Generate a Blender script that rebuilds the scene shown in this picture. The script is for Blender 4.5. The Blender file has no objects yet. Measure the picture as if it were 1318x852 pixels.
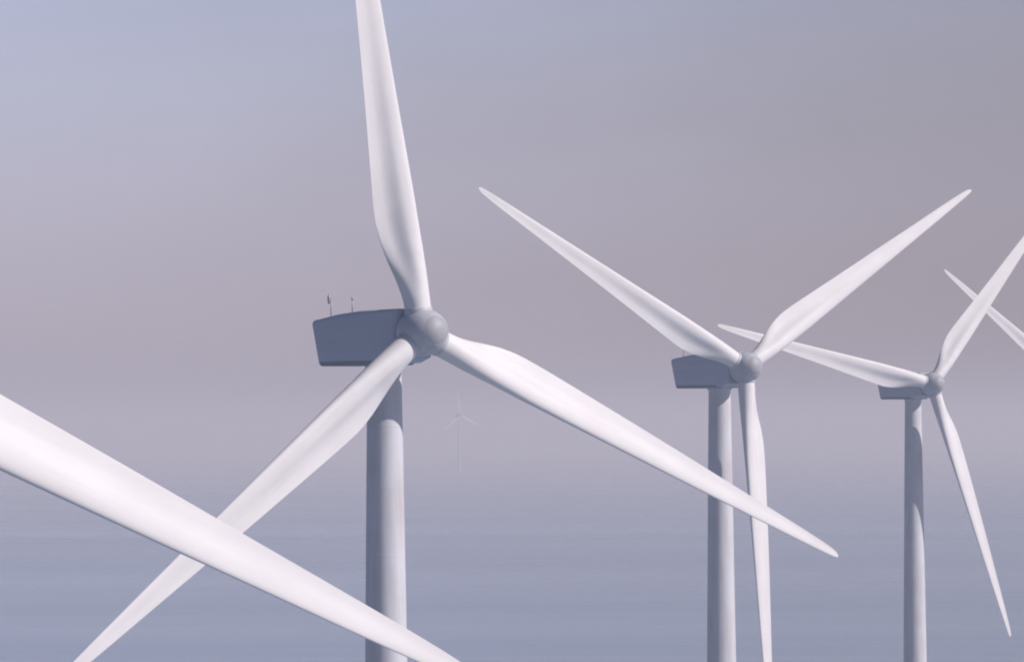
import bpy, bmesh, math, random
from mathutils import Matrix, Vector, Euler

# ---------------------------------------------------------------- camera
S = bpy.context.scene
COL = S.collection
CAM_Z = 60.0
F_PX, W_PX = 8000.0, 1318.0
PITCH = math.atan(130.0 / F_PX)
ROLL = 0.007
cam_d = bpy.data.cameras.new("camera")
cam_d.sensor_fit = 'HORIZONTAL'
cam_d.sensor_width = 36.0
cam_d.lens = F_PX / W_PX * 36.0
cam_d.clip_start = 1.0
cam_d.clip_end = 200000.0
cam = bpy.data.objects.new("camera", cam_d)
COL.objects.link(cam)
cam.matrix_world = (Matrix.Translation((0, 0, CAM_Z)) @ Matrix.Rotation(math.pi / 2 + PITCH, 4, 'X')
                    @ Matrix.Rotation(-ROLL, 4, 'Z'))
S.camera = cam

# ---------------------------------------------------------------- sky, sun, exposure
SUN_EL = math.radians(36.0)
SUN_AZ = math.radians(106.0)          # clockwise from +Y (the view direction): the sun stands off to the right
AIR_TINT = (0.93, 0.90, 1.17, 1)
GAIN_WEST = (2.75, 2.55, 2.8, 1)
GAIN_EAST = (1.88, 1.65, 1.73, 1)
world = bpy.data.worlds.new("World")
S.world = world
world.use_nodes = True
wn = world.node_tree
bg = wn.nodes["Background"]
sky = wn.nodes.new("ShaderNodeTexSky")
sky.sky_type = 'NISHITA'
sky.sun_disc = False
sky.sun_elevation = SUN_EL
sky.sun_rotation = SUN_AZ
sky.altitude = 0.0
sky.air_density = 1.0
sky.dust_density = 1.0
sky.ozone_density = 1.5


def wnode(kind, **inputs):
    n = wn.nodes.new(kind)
    for k, v in inputs.items():
        n.inputs[k].default_value = v
    return n


def wmix(blend, fac, a_, b_):
    n = wn.nodes.new("ShaderNodeMix")
    n.data_type = 'RGBA'
    n.blend_type = blend
    n.clamp_factor = True
    for sock, val in ((n.inputs[0], fac), (n.inputs[6], a_), (n.inputs[7], b_)):
        if hasattr(val, "is_linked"):
            wn.links.new(val, sock)
        else:
            sock.default_value = val
    return n.outputs[2]


def wmath(op, a_, b_):
    n = wn.nodes.new("ShaderNodeMath")
    n.operation = op
    for sock, val in ((n.inputs[0], a_), (n.inputs[1], b_)):
        if hasattr(val, "is_linked"):
            wn.links.new(val, sock)
        else:
            sock.default_value = val
    return n.outputs[0]


def wramp(src, f0, f1, t0, t1):
    n = wn.nodes.new("ShaderNodeMapRange")
    n.interpolation_type = 'SMOOTHSTEP'
    for k, v in (("From Min", f0), ("From Max", f1), ("To Min", t0), ("To Max", t1)):
        n.inputs[k].default_value = v
    wn.links.new(src, n.inputs["Value"])
    return n.outputs[0]


# added brightening of the low sky ahead of the camera, weaker towards the east
wtc = wn.nodes.new("ShaderNodeTexCoord")
wsep = wn.nodes.new("ShaderNodeSeparateXYZ")
wn.links.new(wtc.outputs["Generated"], wsep.inputs[0])
wx, wy, wz = wsep.outputs[0], wsep.outputs[1], wsep.outputs[2]
azim = wmath('DIVIDE', wx, wmath('MAXIMUM', wy, 0.05))
nz = wnode("ShaderNodeTexNoise", Scale=22.0, Detail=3.0, Roughness=0.5)
wmp = wn.nodes.new("ShaderNodeMapping")
wmp.inputs["Scale"].default_value = (1.0, 1.0, 2.2)
wn.links.new(wtc.outputs["Generated"], wmp.inputs["Vector"])
wn.links.new(wmp.outputs[0], nz.inputs["Vector"])
azim_n = wmath('ADD', azim, wmath('MULTIPLY', wmath('SUBTRACT', nz.outputs[0], 0.5), 0.07))
view_gain = wmix('MIX', wramp(azim_n, -0.10, 0.11, 0.0, 1.0), GAIN_WEST, GAIN_EAST)
mask = wmath('MULTIPLY', wramp(wy, 0.55, 0.95, 0.0, 1.0), wramp(wz, 0.10, 0.30, 1.0, 0.0))
tinted = wmix('MULTIPLY', 1.0, sky.outputs[0], AIR_TINT)
view_gain = wmix('MULTIPLY', 1.0, view_gain, wmix('MIX', wramp(wz, 0.012, 0.070, 0.0, 1.0), (0.985, 0.995, 1.10, 1), (1.0, 0.985, 0.955, 1)))
wn.links.new(wmix('MULTIPLY', mask, tinted, view_gain), bg.inputs[0])
bg.inputs[1].default_value = 0.045

sun_d = bpy.data.lights.new("sun", 'SUN')
sun_d.energy = 3.95
sun_d.angle = math.radians(0.5)
sun_d.color = (1.0, 0.93, 0.90)
sun = bpy.data.objects.new("sun", sun_d)
COL.objects.link(sun)
sdir = Vector((math.sin(SUN_AZ) * math.cos(SUN_EL), math.cos(SUN_AZ) * math.cos(SUN_EL), math.sin(SUN_EL)))
sun.rotation_euler = sdir.to_track_quat('Z', 'Y').to_euler()
sun.location = (60, 200, 160)

S.view_settings.view_transform = 'Standard'
S.view_settings.look = 'None'
S.view_settings.exposure = 0.0
S.view_settings.gamma = 1.0
S.view_settings.use_curve_mapping = False
S.render.engine = 'CYCLES'
S.cycles.use_denoising = True
S.cycles.volume_bounces = 2
S.cycles.max_bounces = 8
S.cycles.filter_width = 2.0


# ---------------------------------------------------------------- materials
def new_mat(name):
    m = bpy.data.materials.new(name)
    m.use_nodes = True
    return m, m.node_tree.nodes, m.node_tree.links, m.node_tree.nodes["Principled BSDF"]


def paint(name, base, dirt, rough, streak_axis, strength):
    """weathered gel-coat paint: a pale base with faint grime streaks along one axis"""
    m, N, L, b = new_mat(name)
    tc = N.new("ShaderNodeTexCoord")
    mp = N.new("ShaderNodeMapping")
    sc = [1.6, 1.6, 1.6]
    sc[streak_axis] = 0.12
    mp.inputs["Scale"].default_value = sc
    L.new(tc.outputs["Object"], mp.inputs["Vector"])
    n1 = N.new("ShaderNodeTexNoise")
    n1.inputs["Scale"].default_value = 1.0
    n1.inputs["Detail"].default_value = 6.0
    n1.inputs["Roughness"].default_value = 0.65
    L.new(mp.outputs[0], n1.inputs["Vector"])
    n2 = N.new("ShaderNodeTexNoise")
    n2.inputs["Scale"].default_value = 0.22
    n2.inputs["Detail"].default_value = 4.0
    L.new(tc.outputs["Object"], n2.inputs["Vector"])
    mul = N.new("ShaderNodeMath")
    mul.operation = 'MULTIPLY'
    L.new(n1.outputs[0], mul.inputs[0])
    L.new(n2.outputs[0], mul.inputs[1])
    rp = N.new("ShaderNodeMapRange")
    rp.inputs["From Min"].default_value = 0.16
    rp.inputs["From Max"].default_value = 0.40
    rp.inputs["To Min"].default_value = 0.0
    rp.inputs["To Max"].default_value = strength
    L.new(mul.outputs[0], rp.inputs["Value"])
    mx = N.new("ShaderNodeMix")
    mx.data_type = 'RGBA'
    mx.inputs[6].default_value = (*base, 1)
    mx.inputs[7].default_value = (*dirt, 1)
    L.new(rp.outputs[0], mx.inputs[0])
    L.new(mx.outputs[2], b.inputs["Base Color"])
    b.inputs["Roughness"].default_value = rough
    return m


M_BLADE = paint("blade_gelcoat", (0.79, 0.76, 0.765), (0.60, 0.57, 0.56), 0.6, 2, 0.45)
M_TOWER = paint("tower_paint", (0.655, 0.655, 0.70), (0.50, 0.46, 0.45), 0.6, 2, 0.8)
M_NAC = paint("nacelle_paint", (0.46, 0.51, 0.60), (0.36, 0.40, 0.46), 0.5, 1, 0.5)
M_SPIN = paint("spinner_paint", (0.53, 0.55, 0.60), (0.40, 0.41, 0.44), 0.5, 1, 0.5)
M_CAP = paint("nose_dark", (0.42, 0.42, 0.455), (0.31, 0.31, 0.33), 0.55, 1, 0.6)
M_BELLY_SHADE = paint("underside_shade_tone", (0.24, 0.26, 0.32), (0.15, 0.16, 0.19), 0.55, 1, 0.6)  # shade of the nacelle's underside put into the colour of an added strip
M_MAST, _n, _l, _b = new_mat("mast_metal")
_b.inputs["Base Color"].default_value = (0.38, 0.36, 0.40, 1)
_b.inputs["Roughness"].default_value = 0.5
_b.inputs["Metallic"].default_value = 0.4


def sea_material():
    m, N, L, b = new_mat("sea_water")
    tc = N.new("ShaderNodeTexCoord")

    def noise(scale, detail, rough=0.55):
        mp = N.new("ShaderNodeMapping")
        mp.inputs["Scale"].default_value = scale
        L.new(tc.outputs["Object"], mp.inputs["Vector"])
        n = N.new("ShaderNodeTexNoise")
        n.inputs["Scale"].default_value = 1.0
        n.inputs["Detail"].default_value = detail
        n.inputs["Roughness"].default_value = rough
        L.new(mp.outputs[0], n.inputs["Vector"])
        return n
    streak = noise((0.00025, 0.0022, 1), 3.0)
    fine = noise((0.006, 0.03, 1), 3.0)
    swell = noise((0.012, 0.03, 1), 5.0)
    chop = noise((0.35, 0.5, 1), 4.0)
    add = N.new("ShaderNodeMath")
    add.operation = 'MULTIPLY_ADD'
    L.new(fine.outputs[0], add.inputs[0])
    add.inputs[1].default_value = 0.3
    L.new(streak.outputs[0], add.inputs[2])
    rr = N.new("ShaderNodeMapRange")
    rr.inputs["From Min"].default_value = 0.45
    rr.inputs["From Max"].default_value = 0.85
    rr.inputs["To Min"].default_value = 0.20
    rr.inputs["To Max"].default_value = 0.29
    L.new(add.outputs[0], rr.inputs["Value"])
    L.new(rr.outputs[0], b.inputs["Roughness"])
    b1 = N.new("ShaderNodeBump")
    b1.inputs["Strength"].default_value = 0.2
    b1.inputs["Distance"].default_value = 4.0
    L.new(swell.outputs[0], b1.inputs["Height"])
    b2 = N.new("ShaderNodeBump")
    b2.inputs["Strength"].default_value = 0.12
    b2.inputs["Distance"].default_value = 0.35
    L.new(chop.outputs[0], b2.inputs["Height"])
    L.new(b1.outputs[0], b2.inputs["Normal"])
    L.new(b2.outputs[0], b.inputs["Normal"])
    cr = N.new("ShaderNodeMix")                     # base colour varies between two blues in patches
    cr.data_type = 'RGBA'
    cr.inputs[6].default_value = (0.225, 0.315, 0.42, 1)
    cr.inputs[7].default_value = (0.285, 0.36, 0.455, 1)
    fr = N.new("ShaderNodeMapRange")
    fr.inputs["From Min"].default_value = 0.35
    fr.inputs["From Max"].default_value = 0.65
    L.new(fine.outputs[0], fr.inputs["Value"])
    L.new(fr.outputs[0], cr.inputs[0])
    L.new(cr.outputs[2], b.inputs["Base Color"])
    b.inputs["IOR"].default_value = 1.33
    return m


# ---------------------------------------------------------------- helpers
def link_obj(name, bm, mat, parent=None, smooth=True, angle=None):
    me = bpy.data.meshes.new(name)
    bmesh.ops.recalc_face_normals(bm, faces=bm.faces[:])
    bm.to_mesh(me)
    bm.free()
    if smooth:
        for p in me.polygons:
            p.use_smooth = True
        if angle:
            me.set_sharp_from_angle(angle=math.radians(angle))
    me.materials.append(mat)
    o = bpy.data.objects.new(name, me)
    COL.objects.link(o)
    if parent:
        o.parent = parent
    return o


def loft(bm, rings, cap=True):
    vs = [[bm.verts.new(p) for p in r] for r in rings]
    n = len(vs[0])
    for a, b in zip(vs, vs[1:]):
        for i in range(n):
            bm.faces.new((a[i], a[(i + 1) % n], b[(i + 1) % n], b[i]))
    if cap:
        bm.faces.new(list(reversed(vs[0])))
        bm.faces.new(vs[-1])


def circle(r, z, n=64, axis='Z', cx=0.0, cy=0.0):
    out = []
    for i in range(n):
        a = 2 * math.pi * i / n
        if axis == 'Z':
            out.append((cx + r * math.cos(a), cy + r * math.sin(a), z))
        else:
            out.append((cx + r * math.cos(a), z, cy + r * math.sin(a)))
    return out


# ---------------------------------------------------------------- the setting: sea
bm = bmesh.new()
vs = [bm.verts.new(p) for p in ((-40000, -1500, 0), (40000, -1500, 0), (40000, 70000, 0), (-40000, 70000, 0))]
bm.faces.new(vs)
sea = link_obj("sea", bm, sea_material(), smooth=False)
sea["kind"] = "structure"

# ---------------------------------------------------------------- wind turbine
HUB_Z = 67.0
OVERHANG = 4.7
TILT = math.radians(5.0)


def interp(tab, x):
    for (x0, y0), (x1, y1) in zip(tab, tab[1:]):
        if x <= x1:
            t = (x - x0) / (x1 - x0)
            return y0 + (y1 - y0) * t
    return tab[-1][1]


def smooth_interp(tab, x):
    """Catmull-Rom through the table"""
    n = len(tab)
    for i in range(n - 1):
        if x <= tab[i + 1][0] or i == n - 2:
            x0, y0 = tab[i]
            x1, y1 = tab[i + 1]
            m0 = (tab[i + 1][1] - tab[i - 1][1]) / (tab[i + 1][0] - tab[i - 1][0]) if i > 0 else (y1 - y0) / (x1 - x0)
            m1 = (tab[i + 2][1] - tab[i][1]) / (tab[i + 2][0] - tab[i][0]) if i < n - 2 else (y1 - y0) / (x1 - x0)
            h = x1 - x0
            t = (x - x0) / h
            return ((2 * t**3 - 3 * t**2 + 1) * y0 + (t**3 - 2 * t**2 + t) * h * m0
                    + (-2 * t**3 + 3 * t**2) * y1 + (t**3 - t**2) * h * m1)
    return tab[-1][1]


CHORD = [(1.2, 1.9), (2.4, 1.92), (3.6, 2.2), (5.2, 2.7), (6.8, 3.08), (8.2, 3.24), (9.6, 3.24), (12, 3.05), (16, 2.7), (20, 2.36),
         (25, 1.94), (30, 1.5), (35, 1.07), (37.5, 0.82), (39, 0.62), (39.7, 0.42), (40, 0.16)]
THICK = [(1.2, 1.0), (2.4, 0.98), (3.6, 0.80), (5.2, 0.56), (6.8, 0.42), (8.2, 0.36), (10, 0.31), (15, 0.25), (20, 0.22), (30, 0.18), (40, 0.15)]
TWIST = [(1.2, 19), (2.4, 18.5), (5, 16.5), (8, 13), (12, 9.5), (20, 5), (30, 2), (40, 0.5)]
AXIS = [(1.2, 0.5), (2.4, 0.5), (3.6, 0.45), (5.2, 0.37), (6.8, 0.32), (8.2, 0.30), (9.6, 0.30), (40, 0.32)]
HOLLOW = [(1.2, 0.4), (5, 0.6), (12, 0.55), (20, 0.32), (30, 0.16), (40, 0.1)]
ROUND = [(1.2, 1.0), (2.4, 0.98), (4.0, 0.7), (5.6, 0.3), (7.2, 0.06), (8.2, 0.0), (40, 0.0)]


def blade_mesh():
    bm = bmesh.new()
    NP = 30
    stations = [1.2 + 0.4 * i for i in range(20)] + [9.2 + 0.85 * i for i in range(34)] + [38.1, 38.7, 39.2, 39.5, 39.75, 39.9, 40.0]
    stations = [s for s in stations if s < 38.1] + [38.1, 38.7, 39.2, 39.5, 39.75, 39.9, 40.0]
    rings = []
    for r in stations:
        c = smooth_interp(CHORD, r)
        t = interp(THICK, r)
        be = math.radians(smooth_interp(TWIST, r))
        ax = interp(AXIS, r)
        w = interp(ROUND, r)
        ring = []
        for k in range(2 * NP):
            if k <= NP:                                     # upper (suction, downwind) side: TE -> LE
                u, side = k / NP, 1
            else:
                u, side = (2 * NP - k) / NP, -1
            x = 0.5 * (1 + math.cos(math.pi * u))           # 1 at TE, 0 at LE
            yt = 5 * t * (0.2969 * math.sqrt(max(x, 0)) - 0.1260 * x - 0.3516 * x**2 + 0.2843 * x**3 - 0.1015 * x**4)
            cm = 0.045 * (1 - ((x - 0.5) / 0.5) ** 2)
            if side < 0:                                    # rear-loaded: hollow towards the trailing edge
                q = max(0.0, min(1.0, (x - 0.30) / 0.45))
                yt *= 1.0 - interp(HOLLOW, r) * q * q * (3 - 2 * q)
            ya = cm + side * yt
            yc = side * 0.5 * t * math.sqrt(max(0.0, 1 - (2 * x - 1) ** 2))
            y = (1 - w) * ya + w * yc
            px = (ax - x) * c                               # LE towards +X
            py = y * c                                      # suction side towards +Y (downwind)
            ring.append((px * math.cos(be) + py * math.sin(be),
                         -px * math.sin(be) + py * math.cos(be), r))
        rings.append(ring)
    loft(bm, rings)
    return bm


def nacelle_mesh():
    prof = [(1.05, -1.75), (2.2, -2.1), (10.5, -2.2), (10.85, -1.95), (11.7, 0.85), (11.5, 1.12), (8.5, 1.48), (5.6, 1.68), (1.05, 1.74)]
    bm = bmesh.new()
    hw = 1.65
    a = [bm.verts.new((-hw, y, z)) for y, z in prof]
    b = [bm.verts.new((hw, y, z)) for y, z in prof]
    n = len(prof)
    bm.faces.new(a)
    bm.faces.new(list(reversed(b)))
    for i in range(n):
        bm.faces.new((a[i], b[i], b[(i + 1) % n], a[(i + 1) % n]))
    edges = [e for e in bm.edges if abs(e.verts[0].co.x - e.verts[1].co.x) < 1e-6]
    bm.normal_update()
    edges = [e for e in bm.edges if len(e.link_faces) == 2 and e.calc_face_angle() > math.radians(28)
             and (abs(e.verts[0].co.x - e.verts[1].co.x) < 1e-6 or e.verts[0].co.y > 9)]
    bmesh.ops.bevel(bm, geom=edges, offset=0.36, segments=5, profile=0.6, affect='EDGES')
    return bm


def belly_shade_mesh():
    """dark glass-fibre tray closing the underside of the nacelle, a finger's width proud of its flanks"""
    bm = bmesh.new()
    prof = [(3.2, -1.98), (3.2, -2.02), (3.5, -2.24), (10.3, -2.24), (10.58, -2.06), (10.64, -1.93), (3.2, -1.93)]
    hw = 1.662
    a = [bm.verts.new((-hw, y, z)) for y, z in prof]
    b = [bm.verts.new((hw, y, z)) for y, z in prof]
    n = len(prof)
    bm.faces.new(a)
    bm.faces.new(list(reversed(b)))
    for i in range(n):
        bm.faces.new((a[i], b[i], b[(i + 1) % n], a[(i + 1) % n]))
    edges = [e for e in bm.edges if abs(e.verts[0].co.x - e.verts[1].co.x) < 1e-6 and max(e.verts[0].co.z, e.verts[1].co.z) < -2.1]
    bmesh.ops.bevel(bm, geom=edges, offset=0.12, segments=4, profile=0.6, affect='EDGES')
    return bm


def spinner_mesh():
    bm = bmesh.new()
    prof = [(1.0, 1.42), (0.95, 1.55), (0.6, 1.66), (0.2, 1.70), (0.0, 1.71)]
    rings = [circle(r, y, 64, 'Y') for y, r in prof]
    for i in range(1, 11):
        a = CAP_A * i / 10
        rings.append(nose_ring(a))
    rings.append(circle(0.96, -2.22 * math.sin(CAP_A) + 0.05, 64, 'Y'))
    loft(bm, rings)
    return bm


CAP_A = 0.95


def nose_ring(a, scale=1.0):
    return circle(1.71 * math.cos(a) ** 0.92 * scale, -2.22 * math.sin(a), 64, 'Y')


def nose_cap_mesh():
    """the front piece of the spinner, coloured darker than the rest, set a finger's width behind its rim"""
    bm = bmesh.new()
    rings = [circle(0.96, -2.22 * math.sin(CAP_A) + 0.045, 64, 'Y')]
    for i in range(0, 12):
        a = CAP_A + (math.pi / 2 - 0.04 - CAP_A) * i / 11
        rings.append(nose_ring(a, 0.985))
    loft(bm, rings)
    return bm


def collar_mesh():
    bm = bmesh.new()
    loft(bm, [circle(0.985, 1.25), circle(1.02, 1.32), circle(1.02, 1.70), circle(0.985, 1.76)])
    return bm


def tower_mesh():
    bm = bmesh.new()
    zt = HUB_Z - 2.12
    def rad(z):
        return 1.22 + (2.05 - 1.22) * (1 - z / zt) ** 0.95 if z > 0 else 2.05
    zs = [-3.0, 0.0]
    seams = [6.0, 18.0, 30.0, 41.5, 46.4, 51.2, 56.0, 60.4]
    rings = [circle(rad(z), z) for z in zs]
    for s in seams:
        r = rad(s)
        rings += [circle(r + 0.001, s - 0.06), circle(r + 0.007, s - 0.05), circle(r + 0.007, s + 0.05), circle(r, s + 0.06)]
    rings.append(circle(rad(zt - 0.35), zt - 0.35))
    rings.append(circle(1.38, zt - 0.30))
    rings.append(circle(1.38, zt + 0.0))
    loft(bm, rings)
    return bm


def mast_mesh(h, head):
    bm = bmesh.new()
    loft(bm, [circle(0.045, 0, 10), circle(0.035, h, 10)])
    if head:                                        # cup anemometer and vane on a short cross-arm
        loft(bm, [circle(0.03, 0.0, 8, 'Y', 0, h - 0.35), circle(0.03, 0.26, 8, 'Y', 0, h - 0.35)])
        loft(bm, [circle(0.05, h - 0.45, 12, 'Z', 0, 0.26), circle(0.10, h - 0.3, 12, 'Z', 0, 0.26), circle(0.11, h + 0.1, 12, 'Z', 0, 0.26),
                  circle(0.04, h + 0.22, 12, 'Z', 0, 0.26)])
    else:
        loft(bm, [circle(0.07, h - 0.02, 10), circle(0.07, h + 0.18, 10)])
    return bm


def turbine_proto():
    root = bpy.data.objects.new("wind_turbine", None)
    COL.objects.link(root)
    root.empty_display_size = 5
    link_obj("tower", tower_mesh(), M_TOWER, root, angle=20)
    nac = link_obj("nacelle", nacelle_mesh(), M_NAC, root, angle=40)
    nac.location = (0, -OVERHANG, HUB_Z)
    link_obj("underside_shade", belly_shade_mesh(), M_BELLY_SHADE, nac, angle=40)
    m1 = link_obj("weather_mast", mast_mesh(1.55, True), M_MAST, nac)
    m1.location = (-1.1, 9.85, 1.16)
    m2 = link_obj("weather_mast", mast_mesh(1.0, False), M_MAST, nac)
    m2.location = (-1.1, 7.1, 1.5)
    sp = link_obj("spinner", spinner_mesh(), M_SPIN, root, angle=50)
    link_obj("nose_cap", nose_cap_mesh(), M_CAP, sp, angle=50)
    b0 = link_obj("blade", blade_mesh(), M_BLADE, root, angle=60)
    c0 = link_obj("root_collar", collar_mesh(), M_SPIN, b0, angle=40)
    for k in range(2):
        b = b0.copy()
        COL.objects.link(b)
        b.parent = root
        c = c0.copy()
        COL.objects.link(c)
        c.parent = b
    return root


def kids(o):
    return [c for c in bpy.data.objects if c.parent == o]


def copy_tree(o, parent=None):
    c = o.copy()
    COL.objects.link(c)
    c.parent = parent
    for ch in kids(o):
        copy_tree(ch, c)
    return c


PROTO = turbine_proto()


def place(o, hub, yaw_deg, phis, label, overhang=OVERHANG):
    """stand a turbine so that its hub centre is at `hub`; phis are the blade azimuths, clockwise from up"""
    th = math.radians(yaw_deg)
    dz = hub[2] - HUB_Z
    o.location = (hub[0] - overhang * math.sin(th), hub[1] + overhang * math.cos(th), 0)
    o.rotation_euler = (0, 0, th)
    o["label"] = label
    o["category"] = "wind turbine"
    o["group"] = "wind turbines standing in the sea"
    k = 0
    for ch in kids(o):
        base = ch.name.split(".")[0]
        if base == "tower":
            ch.scale = (1, 1, (hub[2] - 2.12) / (HUB_Z - 2.12))
        elif base == "nacelle":
            ch.location = (0, -overhang, hub[2])
        elif base == "spinner":
            ch.location = (0, -overhang, hub[2])
            ch.rotation_euler = (-TILT, 0, 0)
        elif base == "blade":
            m = Matrix.Rotation(-TILT, 4, 'X') @ Matrix.Rotation(math.radians(phis[k]), 4, 'Y')
            ch.rotation_euler = m.to_euler()
            ch.location = (0, -overhang, hub[2])
            k += 1


SPOTS = [
    ((-6.42, 440.86, 67.07), 35.57, (114.4, 233.0, 353.7),
     "large white turbine with its upright blade cut by the top edge"),
    ((25.91, 691.69, 67.0), 35.57, (-60.7, 59.3, 179.3),
     "white turbine with two blades raised in a V and one hanging beside its tower"),
    ((62.95, 932.27, 66.77), 34.0, (-77.3, 42.7, 162.7),
     "small white turbine near the right edge with one blade pointing almost level to the left"),
    ((108.84, 1180.87, 66.94), 35.57, (-54.9, 65.1, 185.1),
     "turbine beyond the right edge, only one thin pale blade tip showing behind another blade"),
    ((-31.77, 191.9, 67.65), 35.57, (114.0, 234.0, 354.0),
     "closest turbine, only one wide white blade sloping in from the left edge across the foreground"),
    ((-80.5, 9600.0, 86.2), 35.57, (116.0, 236.0, 356.0),
     "tiny ghostly turbine almost lost in the haze at the horizon"),
]
for i, (hub, yaw, phis, label) in enumerate(SPOTS):
    t = PROTO if i == 0 else copy_tree(PROTO)
    place(t, hub, yaw, phis, label)

# ---------------------------------------------------------------- haze: the sea air
bm = bmesh.new()
bmesh.ops.create_cube(bm, size=1.0)
for v in bm.verts:
    v.co = Vector((v.co.x * 90000, v.co.y * 76500 + 35250, v.co.z * 127 + 62.5))
hm = bpy.data.materials.new("haze_air")
hm.use_nodes = True
for n in list(hm.node_tree.nodes):
    if n.type != 'OUTPUT_MATERIAL':
        hm.node_tree.nodes.remove(n)
pv = hm.node_tree.nodes.new("ShaderNodeVolumePrincipled")
pv.inputs["Color"].default_value = (0.90, 0.835, 0.855, 1)
pv.inputs["Density"].default_value = 0.0002
pv.inputs["Anisotropy"].default_value = 0.0
out = [n for n in hm.node_tree.nodes if n.type == 'OUTPUT_MATERIAL'][0]
hm.node_tree.links.new(pv.outputs[0], out.inputs["Volume"])
haze = link_obj("haze", bm, hm, smooth=False)
haze["kind"] = "stuff"
haze["label"] = "pale lavender sea haze that fades the far water and turbine"
